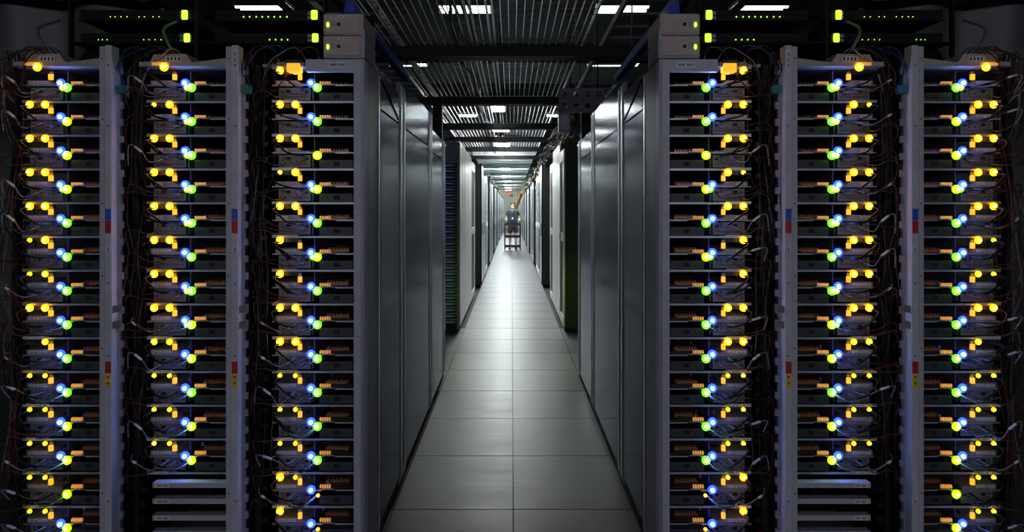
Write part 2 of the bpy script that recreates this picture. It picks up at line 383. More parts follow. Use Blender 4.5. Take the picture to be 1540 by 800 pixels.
# --- racks
def rack(s,r):
    mir=s<0; ztop=2.20 if r else 2.147
    t=thing('server_rack',(s*RX[r],Y0,0),'open server rack with pale grey post, '+rdesc(s,r),'server rack','open racks facing the viewpoint')
    def add(name,b,mats,bev=0,par=None,label=None):
        o=link(name,b.mesh(name,mats,mir,bev),par or t)
        if label:o['label']=label
        return o
    b=MB()
    if r:
        p=add('front_post',MB().box(-.024,0,-.002,.04,0,ztop),['post_grey'],.0015)
        p2=add('front_post',MB().box(-.053,-.0255,-.006,.04,0,ztop+.004),['post_light'],.0015,label='outer lighter half of the front post')
        # teeth of the cable comb along the post
        b=MB(); b.box(-.062,-.053,.03,.045,.1,ztop-.05)
        for i in range(28): 
            z=.16+i*.0715; b.box(-.078,-.060,.022,.034,z,z+.028); 
        add('cable_comb',b,['frame_grey'])
        add('side_panel',MB().box(-.060,-.055,.06,.75,0,ztop-.02),['black_metal'])
        X=-.0395
        add('blue_sticker',MB().box(X-.012,X+.012,-.0075,-.006,1.480,1.528),['sticker_blue'])
        add('red_sticker',MB().box(X-.012,X+.012,-.0075,-.006,1.427,1.479),['sticker_red'])
        link('paper_label',m_label(X-.010,X+.008,1.345,1.382,-.006,mir,True),t)
        add('red_sticker',MB().box(X-.012,X+.012,-.0075,-.006,.848,.897),['sticker_red'])
        y=add('yellow_sticker',MB().box(X-.012,X+.012,-.0075,-.006,.790,.846),['sticker_yellow'],label='yellow sticker with two black arrows')
        b=MB()
        for zc in (.832,.806): b.add([(X-.006,-.0082,zc+.005),(X+.006,-.0082,zc+.005),(X,-.0082,zc-.007),(X-.006,-.0074,zc+.005),(X+.006,-.0074,zc+.005),(X,-.0074,zc-.007)],[(0,1,2),(5,4,3),(0,3,4,1),(1,4,5,2),(2,5,3,0)])
        add('arrow_mark',b,['label_ink'],0,y)
        b=MB()
        for z in (.35,.95,1.55,1.9,2.15,1.25): b.disc((-.012,-.004,z),.003,.003,8); b.disc((-.040,-.008,z-.03),.003,.003,8)
        add('screw',b,['black_metal'])
        for z in (1.095,1.03):
            b=MB(); b.add([(-.055,-.004,z),(-.099,-.012,z+.012),(-.099,-.012,z+.043),(-.055,-.004,z+.030),(-.055,-.003,z),(-.099,-.011,z+.012),(-.099,-.011,z+.043),(-.055,-.003,z+.030)],[(0,1,2,3),(7,6,5,4),(0,4,5,1),(1,5,6,2),(2,6,7,3),(3,7,4,0)])
            for q in range(3): b.box(-.09,-.062,-.0115,-.0105,z+.012+q*.008,z+.014+q*.008,1)
            add('flag_label',b,['module_grey','label_ink'])
        add('teal_clip',MB().box(-.088,-.056,.01,.05,2.01,2.045),['teal_clip'],.004)
        if r==1: link('paper_label',m_label(-.048,-.033,2.10,2.185,-.006,mir,True,'printed_mark'),t)
    else:
        add('front_post',MB().box(-.045,0,-.002,.05,0,ztop),['post_grey'],.0015)
        add('header_plate',MB().box(.0,.20,-.001,.02,2.096,ztop),['post_grey'],.0012)
        link('paper_label',m_label(.03,.105,2.112,2.136,-.001,mir),t)
        add('edge_channel',MB().box(-.044,-.030,-.004,-.0022,0,ztop-.005),['frame_grey'])
        b=MB()
        for z in (1.99,1.5,1.0,.65,.3): b.disc((-.018,-.005,z),.0035,.003,8)
        add('screw',b,['steel_edge'])
        # steel side seen along the aisle
        add('side_frame',MB().box(-.045,-.030,.05,.27,0.03,ztop),['frame_grey'],.002)
        sp=add('side_panel',MB().box(-.045,-.030,.278,.70,.075,1.985),['steel'],.003)
        add('upper_side_panel',MB().box(-.045,-.030,.278,.70,1.992,2.16),['steel'],.003)
        add('corner_strip',MB().box(-.047,-.030,.235,.262,.06,2.14),['steel_edge'],.002)
        add('side_frame',MB().box(-.045,-.025,.71,.86,.03,2.22),['frame_grey'],.002)
        add('corner_strip',MB().box(-.050,-.035,.74,.765,.05,2.2),['steel_edge'],.002)
        add('corner_strip',MB().box(-.050,-.035,.835,.855,.05,2.2),['steel_edge'],.002)
        add('plinth',MB().box(-.040,-.005,.01,.86,0,.06),['black_metal'])
        b=MB(); b.tube([(-.046,.29,2.13),(-.046,.69,2.01)],.004,6); add('tie_rod',b,['black_metal'])
        add('top_plate',MB().box(-.03,.40,.05,.86,2.128,2.14),['frame_grey'])
    add('rear_panel',MB().box(-.03,.46,.80,.82,0,2.12),['black_metal'])
    add('rear_post',MB().box(.36,.375,.55,.6,0,2.12),['black_metal'])
    b=MB()
    for k in range(15):
        z=ZG0-PITCH*k
        for q in (.081,.010): b.box(-.002,.004,.01,.6,z+q-.006,z+q-.001)
    add('tray_runner',b,['frame_grey'])
    b=MB(); b.box(.43,.455,.10,.14,0,2.15)
    for i in range(30): b.box(.405,.43,.11,.13,.1+i*.068,.118+i*.068)
    add('cable_manager',b,['black_plastic'])
    return t
for s in (-1,1):
    for r in range(3): rack(s,r)
# --- blank shelves in the middle racks
for s in (-1,1):
    mir=s<0; r=1
    z=ZG0-PITCH*12
    t=thing('blank_shelf',(s*RX[r],Y0,z),'thin empty tray with two white labels below the lowest server, middle %s rack'%SIDE[s],'shelf','empty shelves in the middle racks')
    link('upper_tray',cached(('ut',mir),lambda:m_tray(True,mir)),t)
    link('paper_label',cached(('l3',mir),lambda:m_label(.315,.352,.080,.090,.041,mir)),t); link('paper_label',cached(('l4',mir),lambda:m_label(.27,.308,.080,.090,.041,mir)),t)
    for q,(py) in enumerate((730,754,779,803)):
        z=CAMZ+(315-py)*Y0/FPX
        t=thing('blank_shelf',(s*RX[r],Y0,z),'plain grey blank shelf, %s of the grey bars in the middle %s rack'%(ORD[q] if q else 'topmost',SIDE[s]),'shelf','empty shelves in the middle racks')
        o=link('shelf_plate',cached(('bs',mir),lambda:MB().box(0,.305,0,.03,-.011,.011).mesh('shelf_plate',['post_grey'],mir,.001)),t)
        link('paper_label',cached(('bl',mir),lambda:m_label(.235,.292,-.008,.008,-.0,mir)),t)
# --- units on top of the racks
for s in (-1,1):
    mir=s<0
    for r in (1,2):
        t=thing('power_shelf',(s*RX[r],Y0,2.122),'pale power unit with amber lit face on top of the '+rdesc(s,r),'power supply')
        b=MB(); b.add([(.0,0,0),(.36,0,0),(.36,0,.014),(.315,0,.016),(.30,0,.045),(.165,0,.048),(.155,0,.030),(.14,0,.012),(.0,0,.030)]+[(.0,.4,0),(.36,.4,0),(.36,.4,.014),(.315,.4,.016),(.30,.4,.045),(.165,.4,.048),(.155,.4,.030),(.14,.4,.012),(.0,.4,.030)],
            [(0,1,2,3,4,5,6,7,8),tuple(range(17,8,-1))]+[(i,(i+1)%9,(i+1)%9+9,i+9) for i in range(9)])
        link('housing',b.mesh('housing',['beige_box'],mir),t)
        link('base_plate',MB().box(0,.36,-.004,.4,-.004,0).mesh('base_plate',['tray_metal'],mir),t)
        b=MB(); b.box(.185,.25,-.003,0,.016,.036,0); 
        for k in range(4): b.box(.190+k*.015,.196+k*.015,-.004,-.002,.019,.033,1)
        link('connector',b.mesh('connector',['label_white','chip_black'],mir),t)
        lamp(t,mir,.250,-.010,'amber',.0115,-.012)
        link('amber_indicator',MB().box(.236,.300,-.012,.0,-.002,.010).mesh('amber_indicator',['amber_slot'],mir),t)
        b=MB(); b.tube(bez([(.22,.03,.04),(.24,.0,.09),(.27,.02,.16),(.25,.1,.22)]),.006,6); link('cable',b.mesh('cable',['cable_grey'],mir),t)
    t=thing('power_adapter',(s*(RX[0]+.22),Y0-.005,2.095),'amber lit connector box at header of %s rack beside the aisle'%SIDE[s],'connector')
    link('housing',MB().box(-.015,.10,0,.1,.022,.040).mesh('housing',['module_grey'],mir,.002),t)
    link('lit_block',MB().box(0,.055,-.004,.03,-.002,.034).mesh('lit_block',['amber_plastic'],mir,.002),t)
    link('latch',MB().box(-.005,.06,-.006,.03,.036,.048).mesh('latch',['chip_black'],mir,.002),t)
    # stacked beige units
    for q in range(2):
        t=thing('power_unit',(s*.618,Y0+.01,2.160+q*.092),'beige power unit with green lamp, %s of the two on the %s aisle rack'%(('lower','upper')[q],SIDE[s]),'power unit','beige power units on the aisle racks')
        link('case',cached(('pu',mir),lambda:MB().box(0,.165,0,.21,.0,.088).mesh('case',['beige_box'],mir,.004)),t)
        link('face_plate',cached(('pf',mir),lambda:MB().box(.012,.155,-.004,.001,.006,.066).mesh('face_plate',['beige_box'],mir,.002)),t)
        link('lock',cached(('pk',mir),lambda:MB().disc((.100,-.007,.042),.0075,.005,14).mesh('lock',['chip_black'],mir)),t)
        def marks():
            b=MB()
            for x in (.118,.125,.131): 
                for z in (.032,.040,.048): b.box(x,x+.0018,-.0052,-.004,z,z+.006)
            for x in (.045,.06,.075):
                for z in (.018,.03,.042,.052): b.box(x,x+.0022,-.0052,-.004,z,z+.0025)
            return b.mesh('printed_marks',['label_ink'],mir)
        link('printed_marks',cached(('pm',mir),marks),t)
        link('paper_label',cached(('pl',mir),lambda:m_label(.060,.105,.070,.080,.0,mir)),t)
        link('green_lamp',cached(('pg',mir),lambda:MB().ball((.145,-.006,.040),.0075,10,6,0,(.8,.7,1.5)).mesh('green_lamp',['switch_green_core'],mir)),t)
    t=thing('bracket',(s*.608,Y0+.0,2.150),'grey angle bracket beside the beige units on the %s aisle rack'%SIDE[s],'bracket')
    link('angle',MB().box(-.002,.012,-.008,.14,0,.118).box(-.002,.168,-.006,.02,0,.008).mesh('angle',['frame_grey'],mir,.002),t)
    # network switches
    for c,(xa,xb) in enumerate(((325,482),(122,290))):
        for q,(ya,yb) in enumerate(((15,31),(50,65))):
            Y=2.36; k=Y/FPX; X0=(770.5-xb)*k; X1=(770.5-xa)*k; Z1=CAMZ+(315-ya)*k; Z0=CAMZ+(315-yb)*k; W=X1-X0; H=Z1-Z0
            t=thing('network_switch',(s*X0,Y,Z0),'black network switch with green lamps, %s one above the %s'%(('upper','lower')[q],rdesc(s,0 if c==0 else 1)),'network switch','network switches above the racks')
            link('chassis',MB().box(0,W,.0,.3,0,H).box(-.01,W+.01,-.002,.004,-.001,.003).mesh('chassis',['black_metal'],mir),t)
            b=MB()
            for i in range(24):
                x=.06+i*(W-.09)/24
                for zz in (.006,.026): b.box(x,x+.011,-.001,.0015,zz,zz+.014,0)
            link('port_row',b.mesh('port_row',['hole_dark'],mir),t)
            b=MB(); b.box(.03,.052,-.003,.0,.006,.018); b.box(.03,.052,-.003,.0,.024,.038); link('module_slot',b.mesh('module_slot',['frame_grey'],mir),t)
            bx=.006 if c==0 else .018-.004*q
            bx2={(0,0):.010,(0,1):.006,(1,0):.018,(1,1):.008}[(c,q)]
            link('status_lamp',MB().box(bx2,bx2+.026,-.006,.0,.004,H-.002).mesh('status_lamp',['switch_green_core'],mir,.003),t)
            pts={(0,0):[368,377,387,396,414,423,433,405],(0,1):[407,416,425,434],(1,0):[168,175,184,193,211,219,232,241],(1,1):[150,156,163,218,226,235,244]}[(c,q)]
            for x in pts:
                xx=(770.5-x)*k-X0
                link('port_lamp',cached(('sl',c),lambda:MB().ball((0,-.004,0),.0032 if c==0 else .0022,6,4).mesh('port_lamp',['switch_green_core'])),t,(s*xx,0,H*.33))
    # black cross tray carrying the switches
    t=thing('cable_ladder',(s*.70,2.40,2.46),'black cable ladder above the %s hand racks'%SIDE[s],'cable tray')
    link('rail',MB().box(.0,2.4,0,.02,0,.05).box(0,2.4,.4,.42,0,.05).mesh('rail',['black_metal'],mir),t)
    for i in range(9): link('rung',cached(('lr',1),lambda:MB().box(-.015,.015,0.02,.4,0.01,.03).mesh('rung',['black_metal'])),t,(s*(.1+.27*i),0,0))
    t2=thing('switch_shelf',(s*.80,2.36,2.24),'thin black shelf between the switches above the %s racks'%SIDE[s],'shelf')
    link('plate',MB().box(0,1.10,0.0,.3,.0,.004).box(0,.01,0,.02,-.09,.22).box(1.09,1.10,0,.02,-.09,.22).box(.545,.56,0,.02,-.09,.22).mesh('plate',['black_metal'],mir),t2)
    # blue cable rail
    o=link('blue_cable_rail',MB().box(.70,.745,2.45,3.78,2.40,2.45).box(.735,.745,2.45,3.78,2.40,2.50).mesh('blue_cable_rail',['blue_rail'],mir,.004)); tag(o,'blue cable rail running back above the %s aisle rack'%SIDE[s],'cable rail')
    # sheet
    b=MB(); nx,nz=26,8
    vs=[(1.62+1.5*i/nx, 2.55+.05*math.sin(i*.9)+.05*j/nz, 2.60-.38*j/nz*(1-.18*math.sin(i*.35))+.02*math.sin(i*.5)) for j in range(nz+1) for i in range(nx+1)]
    b.add(vs,[(j*(nx+1)+i,j*(nx+1)+i+1,(j+1)*(nx+1)+i+1,(j+1)*(nx+1)+i) for j in range(nz) for i in range(nx)],0,True)
    o=link('plastic_sheet',b.mesh('plastic_sheet',['plastic_sheet'],mir)); md=o.modifiers.new('thick','SOLIDIFY'); md.thickness=.004
    tag(o,'creased dark grey plastic sheet hanging above the outermost %s rack'%SIDE[s],'plastic sheet')
    # hanging cables beside each rack
    for r in range(3):
        rn=random.Random(r*5+3)
        for i in range(12):
            kd=rn.choice(['black','black','red','grey','brown','black'])
            x=RX[r]+.375+rn.uniform(0,.10); p=[]
            z=2.2
            while z>.25:
                p.append((x+rn.uniform(-.02,.02),Y0+rn.uniform(.03,.14),z)); z-=rn.uniform(.12,.35)
            o=link('hanging_cable',MB().tube(bez(p,5),rn.uniform(.002,.004),5).mesh('hanging_cable',['cable_'+kd],mir))
            tag(o,'thin %s cable hanging outside the '%kd+rdesc(s,r),'cable','cables hanging outside the '+rdesc(s,r))
    for r in range(3):     # looped cables on top of each rack
        rn=random.Random(r+90)
        for i in range(7):
            x=RX[r]+rn.uniform(.16,.34); kd=rn.choice(['black','grey','brown','blue','red'])
            p=[(x,Y0+.06,2.13),(x+rn.uniform(-.03,.03),Y0-.01,2.17+rn.uniform(0,.02)),(x+rn.uniform(.04,.10),Y0-.02,2.165+rn.uniform(-.02,.03)),(x+rn.uniform(.12,.18),Y0+.02,2.11+rn.uniform(-.03,.02)),(RX[r]+.42,Y0+.08,1.98)]
            o=link('looped_cable',MB().tube(bez(p,6),.003,5).mesh('looped_cable',['cable_'+kd],mir))
            tag(o,'thin %s cable looping over the top of the '%kd+rdesc(s,r),'cable','cables looping over the '+rdesc(s,r))
# ------------------------------------------------------------------ steel cabinets lining the near aisle
for s in (-1,1):
    mir=s<0
    for q,(ya,yb,zt) in enumerate(((3.155,4.20,2.25),(4.215,5.02,2.14))):
        t=thing('steel_cabinet',(s*.61,ya,0),'tall brushed steel cabinet on the %s of the aisle, %s'%(SIDE[s],('just behind the open rack','last before the gap')[q]),'cabinet')
        D=yb-ya
        def add(n,b,mt,bev=.0): return link(n,b.mesh(n,mt,mir,bev),t)
        add('body',MB().box(.03,.62,.0,D,.05,zt-.01),['black_metal'])
        e=D-.13
        add('side_panel',MB().box(0,.03,.012,e,.06,1.985 if q==0 else 1.96),['steel'],.004)
        add('upper_side_panel',MB().box(0.002,.03,.012,e,1.992 if q==0 else 1.967,zt),['steel'],.004)
        add('corner_strip',MB().box(-.005,.02,e+.01,e+.035,.05,zt),['steel_edge'],.003)
        add('side_frame',MB().box(.004,.03,e+.04,D-.02,.05,zt),['navy_paint'],.003)
        add('corner_strip',MB().box(-.005,.02,D-.018,D,.05,zt),['steel_edge'],.003)
        add('plinth',MB().box(.008,.6,.0,D,0,.05),['black_metal'])
        b=MB()
        for z in (.12,.6,1.05,1.5,1.9): b.tube([(-.004,e+.05,z),(.006,e+.05,z)],.005,8)
        add('screw',b,['steel_edge'])
    # equipment on the back of the row: green status lamps light the gap
    t=thing('relay_panel',(s*.66,5.022,0),'panel of green status lamps facing the gap behind %s steel cabinets'%SIDE[s],'lamp panel')
    link('plate',MB().box(0,.55,0,.02,.1,2.0).mesh('plate',['black_metal'],mir,.002),t)
    for i in range(4):
        for j in range(3):
            link('green_lamp',cached(('rl',1),lambda:MB().ball((0,.012,0),.022,8,5,0,(1,.6,1)).mesh('green_lamp',['aisle_green_core'])),t,(s*(.07+.13*i),.02,.22+j*.16))
# ------------------------------------------------------------------ pale cabinets of the further blocks
def cabinet(s,ya,yb,zt,label,group,style,X=.645,blue=False,front=False):
    mir=s<0; D=yb-ya
    t=thing('server_cabinet',(s*X,ya,0),label,'cabinet',group)
    pm='white_panel' if style!='far' else random.choice(['far_panel','far_panel','far_steel'])
    key=(mir,round(D,3),zt,style,pm)
    def c(n,fn): return link(n,cached(key+(n,),fn),t)
    c('body',lambda:MB().box(.02,.62,0.0,D,.05,zt-.02).mesh('body',['black_metal'],mir))
    c('plinth',lambda:MB().box(.02,.60,.01,D-.01,0,.05).mesh('plinth',['black_metal'],mir))
    if style=='door':
        def fr():
            b=MB(); b.box(0,.02,0.0,.07,.06,zt); b.box(0,.02,D-.07,D,.06,zt); b.box(0,.02,.07,D-.07,zt-.14,zt); b.box(0,.02,.07,D-.07,.06,.17); b.box(0,.02,.07,D-.07,1.12,1.22)
            return b.mesh('door_frame',[pm],mir)
        c('door_frame',fr)
        def mesh_():
            b=MB(); b.box(.014,.018,.07,D-.07,.17,1.12); b.box(.014,.018,.07,D-.07,1.22,zt-.14)
            for i in range(60):
                z=.2+i*.032
                if 1.1<z<1.23 or z>zt-.17: continue
                b.box(.010,.014,.075,.085,z,z+.014,1)
            return b.mesh('mesh_door',['black_plastic','post_light'],mir)
        c('mesh_door',mesh_)
        c('handle',lambda:MB().box(-.012,.0,D-.12,D-.09,1.13,1.21).mesh('handle',['post_light'],mir,.003))
    else:
        n=2
        for i in range(n):
            a=i*D/n+.004; e=(i+1)*D/n-.004
            link('side_panel',cached(key+('sp',),lambda:MB().box(0,.02,.004,D/2-.004,.06,zt).mesh('side_panel',[pm],mir,.004)),t,(0,i*D/n,0))
        if style=='far':
            c('corner_strip',lambda:MB().box(-.008,.012,D-.05,D-.02,.05,zt-.01).mesh('corner_strip',['steel_edge'],mir,.002))
            if front: c('front_edge',lambda:MB().box(-.012,.03,-.01,.035,.05,zt+.01).mesh('front_edge',['black_metal'],mir,.003))
            c('handle',lambda:MB().box(-.03,0,.10,.12,1.0,1.25).box(-.03,-.02,.1,.12,1.0,1.02).mesh('handle',['steel_edge'],mir,.002))
        b=None
    # front face toward the viewpoint
    if blue:
        f=link('front_frame',MB().box(.0,.035,-.012,.02,.03,zt-.02).box(.57,.62,-.012,.02,.03,zt-.02).box(.035,.57,-.012,.02,zt-.27,zt).mesh('front_frame',['navy_paint'],mir,.004),t)
        for i in range(27):
            z=.10+i*.075
            link('server_drawer',cached(('sd',mir),lambda:MB().box(.04,.565,-.004,.03,0,.052,0).box(.06,.30,-.009,-.004,.012,.040,1).box(.33,.54,-.006,-.004,.018,.024,2).box(.035,.57,-.008,.02,.056,.062,3).box(.10,.20,-.011,-.009,.02,.026,4).mesh('server_drawer',['black_plastic','navy_paint','hole_dark','tray_metal','drawer_blue_core'],mir)),t,(0,0,z))
    else:
        c('front_door',lambda:MB().box(.02,.61,-.02,.0,.05,zt-.01).box(.03,.05,-.028,-.02,.9,1.1).mesh('front_door',['black_plastic'],mir,.004))
    return t
for s in (-1,1):
    sd=SIDE[s]
    if s<0:
        cabinet(s,6.85,7.62,2.38,'pale cabinet left of the aisle with navy fronted server drawers facing viewpoint',None,'plain',blue=True)
        cabinet(s,7.63,8.80,2.36,'pale cabinet left of the aisle right behind the navy fronted one',None,'plain')
        cabinet(s,8.81,9.70,2.30,'cabinet left of the aisle with tall dark door slots in pale frame',None,'door')
    else:
        cabinet(s,6.85,7.42,2.28,'black fronted cabinet right of the aisle with dark mesh door in pale frame',None,'door')
        cabinet(s,7.43,8.62,2.42,'taller plain pale cabinet right of the aisle behind the mesh door one',None,'plain')
        cabinet(s,8.63,9.30,2.26,'narrow mesh door cabinet right of the aisle behind the tall pale one',None,'door')
    y=10.8; b=3
    while y<42:
        for q in range(3):
            D=.93
            if y<14:
                lab='cabinet %s of the aisle in third block, %s'%(sd,('first, black front facing the viewpoint','second, plain pale sides','third and last')[q]); g='cabinets of the third block'
            else: lab='pale metal cabinet, %s of the %s block along the %s of the aisle'%(('first','second','last')[q],ORD[b-1+0],sd); g='far %s cabinets'%sd
            cabinet(s,y+q*(D+.01),y+q*(D+.01)+D,2.42 if q==0 and y<14 else (2.36,2.26,2.30)[q],lab,g,'door' if (q==1 and s>0) or (q==2 and y<14) else 'far',X=.60,front=(q==0))
        y+=3.95; b+=1
# ------------------------------------------------------------------ overhead wire trays and beams
ZT=2.75
def wire_tray(x0,x1,y0,y1,label,step=.05,cross=.10):
    t=thing('wire_cable_tray',((x0+x1)/2,y0,ZT),label,'cable tray','wire cable trays over the aisle')
    W=x1-x0; L=y1-y0; b=MB(); n=int(round(W/step)); r=.0028
    for i in range(n+1): b.box(-W/2+i*W/n-r,-W/2+i*W/n+r,0,L,-r,r)
    o=link('long_wires',b.mesh('long_wires',['wire']),t); o['kind']='stuff'
    b=MB(); r=.0017
    for j in range(int(L/cross)): b.box(-W/2,W/2,j*cross-r,j*cross+r,.003,.003+2*r)
    o=link('cross_wires',b.mesh('cross_wires',['tray_dark']),t); o['kind']='stuff'
    for sx in (-1,1): link('side_rail',MB().box(-.005,.005,0,L,-.006,.03).mesh('side_rail',['tray_metal']),t,(sx*W/2,0,0))
    return t
YB=[4.12,5.97,7.8,9.25,10.75,12.4]
seg=[2.4]+YB
for i in range(len(seg)-1):
    a,c=seg[i]+.07,seg[i+1]-.02
    nm=['nearest','second','third','fourth','fifth','sixth'][i]
    wire_tray(-.95,-.29,a,c,'wide wire mesh cable tray left of centre over the aisle, %s bay'%nm)
    wire_tray(-.12,.53,a,c,'wire mesh cable tray right of centre over the aisle, %s bay'%nm)
    if i!=3: wire_tray(-.255,-.155,a,c,'narrow wire mesh tray between the wide ones, %s bay'%nm,.05,.15)
for i,y in enumerate(YB):
    t=thing('support_beam',(0,y,ZT-.055),'black cross beam carrying the wire trays, %s from the viewpoint'%(['nearest','second','third','fourth','fifth','sixth'][i]),'beam','black cross beams under the trays')
    link('channel',MB().box(-1.05,.95,-.03,.03,-.03,.045).box(-1.05,.95,-.045,-.03,-.035,-.03).box(-1.05,.95,.03,.10,-.032,-.026).mesh('channel',['black_metal']),t)
    for sx in (-1.0,.9): link('hanger_rod',cached('hr',lambda:MB().tube([(0,0,.04),(0,0,2.30)],.007,6).mesh('hanger_rod',['tray_dark'])),t,(sx,0,0))
# posts that stand on the last steel cabinets
for s in (-1,1):
    for yy,d in ((5.00,'end of the steel cabinets'),):
        t=thing('support_post',(s*.80,5.97,2.22),'short dark post under the beams at %s %s'%(SIDE[s],d),'post')
        link('column',MB().box(-.05,.05,-.05,.05,0,.50).mesh('column',['black_metal'],False,.004),t)
        link('foot_plate',MB().box(-.08,.08,-.08,.08,0,.012).mesh('foot_plate',['steel_edge']),t)
# cable bundles along the trays
def bundle(name,x,z,ya,yb,n,spread,cols,label,cat='cable bundle',seed=1,r0=.008,droop=.05,kind='stuff'):
    rn=random.Random(seed); t=thing(name,(x,ya,z),label,cat)
    for c in sorted(set(cols)):
        b=MB()
        for i in range(n):
            if cols[i%len(cols)]!=c: continue
            ox=rn.uniform(-spread,spread); oz=rn.uniform(-spread*.6,spread*.6); p=[]; y=0
            while y<yb-ya:
                p.append((ox+rn.uniform(-.03,.03),y,oz-rn.uniform(0,droop))); y+=rn.uniform(.25,.6)
            p.append((ox,yb-ya,oz)); b.tube(bez(p,3),rn.uniform(r0*.6,r0*1.4),5)
        o=link('cable_strands',b.mesh('cable_strands',['cable_'+c]),t); o['kind']='stuff'
    return t
bundle('cable_bundle',.72,2.62,6.1,12.6,44,.15,['black','black','black','brown','black','black','black','black','black'],'black tangled cable bundle under the ceiling right of the aisle',seed=2,droop=.16)
bundle('cable_bundle',-.74,2.44,6.9,12.6,8,.05,['black','black','black','black'],'dark cable bundle over the cabinets left of the aisle',seed=3)
bundle('cable_bundle',.62,2.47,12.8,24,26,.10,['black','brown','white','orange','black','green'],'mixed bright cable bundle over the far cabinets on the right',seed=4,droop=.16,r0=.012)
bundle('cable_bundle',-.62,2.40,14,40,14,.07,['black','green','grey'],'dark cable run over the far cabinets on the left',seed=5,droop=.10)
bundle('cable_bundle',-.35,2.80,2.5,12,10,.10,['black','blue'],'few cables lying in the near wire trays',seed=6,droop=.02)
t=thing('orange_conduit',(0,0,0),'bright orange conduit sloping down at far end right of the person','conduit')
link('conduit',MB().tube(bez([(.47,25.5,2.32),(.44,27,2.2),(.38,30,1.95),(.30,34,1.62)],6),.085,8).mesh('conduit',['cable_orange']),t)
for hx,hy,hz in ((.465,25.8,2.3),(.345,31.6,1.8)): link('hanger_rod',MB().tube([(hx,hy,hz),(hx,hy,5)],.006,5).mesh('hanger_rod',['black_metal']),t)
o=link('white_cable',MB().tube(bez([(.60,12.3,2.35),(.605,12.2,2.25),(.55,12.2,2.1),(.545,12.2,1.98),(.59,12.25,1.86),(.61,12.3,1.78)],6),.013,8).mesh('white_cable',['cable_white'])); tag(o,'white cable hanging in a curve by the right hand cabinets','cable')
o=link('red_junction_box',MB().box(.66,.80,12.3,12.5,2.18,2.34).box(.655,.66,12.32,12.48,2.2,2.32).mesh('red_junction_box',['cable_brown'],False,.01)); tag(o,'dark red junction box above the white cable at right','junction box')
# perforated dark plates at the right
def perf(x,y,z,nx,nz,c,label,mt='navy_paint'):
    b=MB()
    for i in range(nx):
        for j in range(nz):
            x0,z0=i*c,j*c; h=c*.26; cx,cz=x0+c/2,z0+c/2
            n=8; oc=[(cx+h*math.cos(math.pi/8+k*math.pi/4),cz+h*math.sin(math.pi/8+k*math.pi/4)) for k in range(n)]
            sq=[(x0+c,z0+c/2*1.5),(x0+c*.75,z0+c),(x0+c*.25,z0+c),(x0,z0+c*.75),(x0,z0+c*.25),(x0+c*.25,z0),(x0+c*.75,z0),(x0+c,z0+c*.25)]
            vs=[(a,yy,bb) for yy in (0,.006) for a,bb in oc+sq]
            f=[]
            for k in range(8):
                k2=(k+1)%8
                f+= [(k,k2,8+k2,8+k),(16+k,24+k,24+k2,16+k2),(k,16+k,16+k2,k2)]
            f+=[]
            b.add(vs,f)
            for (a1,a2,cx2,cz2) in ((0,1,x0+c,z0+c),(2,3,x0,z0+c),(4,5,x0,z0),(6,7,x0+c,z0)):
                pa,pb=sq[a1],sq[a2]; b.add([(pa[0],0,pa[1]),(pb[0],0,pb[1]),(cx2,0,cz2)],[(0,1,2)])
    t=thing('perforated_plate',(x,y,z),label,'metal plate'); link('hanger_rod',MB().tube([(c,.03,-.003),(c,.03,5-z)],.007,5).tube([(c*nx-c*.6,.03,-.003),(c*nx-c*.6,.03,5-z)],.007,5).mesh('hanger_rod',['black_metal']),t); link('plate',b.mesh('plate',[mt]),t)
    link('flange',MB().box(0,nx*c,.006,.05,-.006,0).mesh('flange',[mt]),t)
    return t
perf(.45,5.25,2.46,4,2,.11,'dark perforated plate with round holes hanging right of the aisle','tray_dark')
t=thing('equipment_box',(.45,5.26,2.265),'dark navy box hanging below the perforated plate','box'); link('case',MB().box(0,.11,0,.1,0,.192).mesh('case',['navy_paint'],False,.004),t); link('lid',MB().box(.015,.095,-.006,0,.02,.16).mesh('lid',['frame_grey'],False,.003),t)
perf(.62,6.9,2.47,3,2,.10,'smaller perforated plate above the black fronted cabinet at right')
# small wall of trunking right of the trays
for y,z,d in ((6.6,2.9,'near'),(3.2,3.0,'far right of the trays')):
    pass
def ladder(x,ya,yb,z,W,label):
    t=thing('cable_ladder',(x,ya,z),label,'cable tray')
    for sx in (0,W): link('rail',MB().box(-.012,.012,0,yb-ya,0,.06).mesh('rail',['tray_dark']),t,(sx,0,0))
    n=int((yb-ya)/.3)
    for i in range(n): link('rung',cached(('rg',W),lambda:MB().box(0,W,-.012,.012,.01,.03).mesh('rung',['tray_dark'])),t,(0,.15+i*.3,0))
ladder(.85,3.0,12,3.05,.45,'dark cable ladder high above the right hand cabinets')
ladder(-1.5,3.0,12,3.05,.45,'dark cable ladder high above the left hand cabinets')
for i,(y,z) in enumerate(((5.2,3.9),(9.6,4.1),(12.6,4.1))):
    o=link('roof_beam',MB().box(-6.9,6.9,y-.06,y+.06,z,z+.3).box(-6.9,6.9,y-.12,y+.12,z,z+.02).mesh('roof_beam',['black_metal'])); tag(o,'dark steel roof beam crossing high above the trays, %s'%('nearest','middle','farthest')[i],'beam','roof beams')
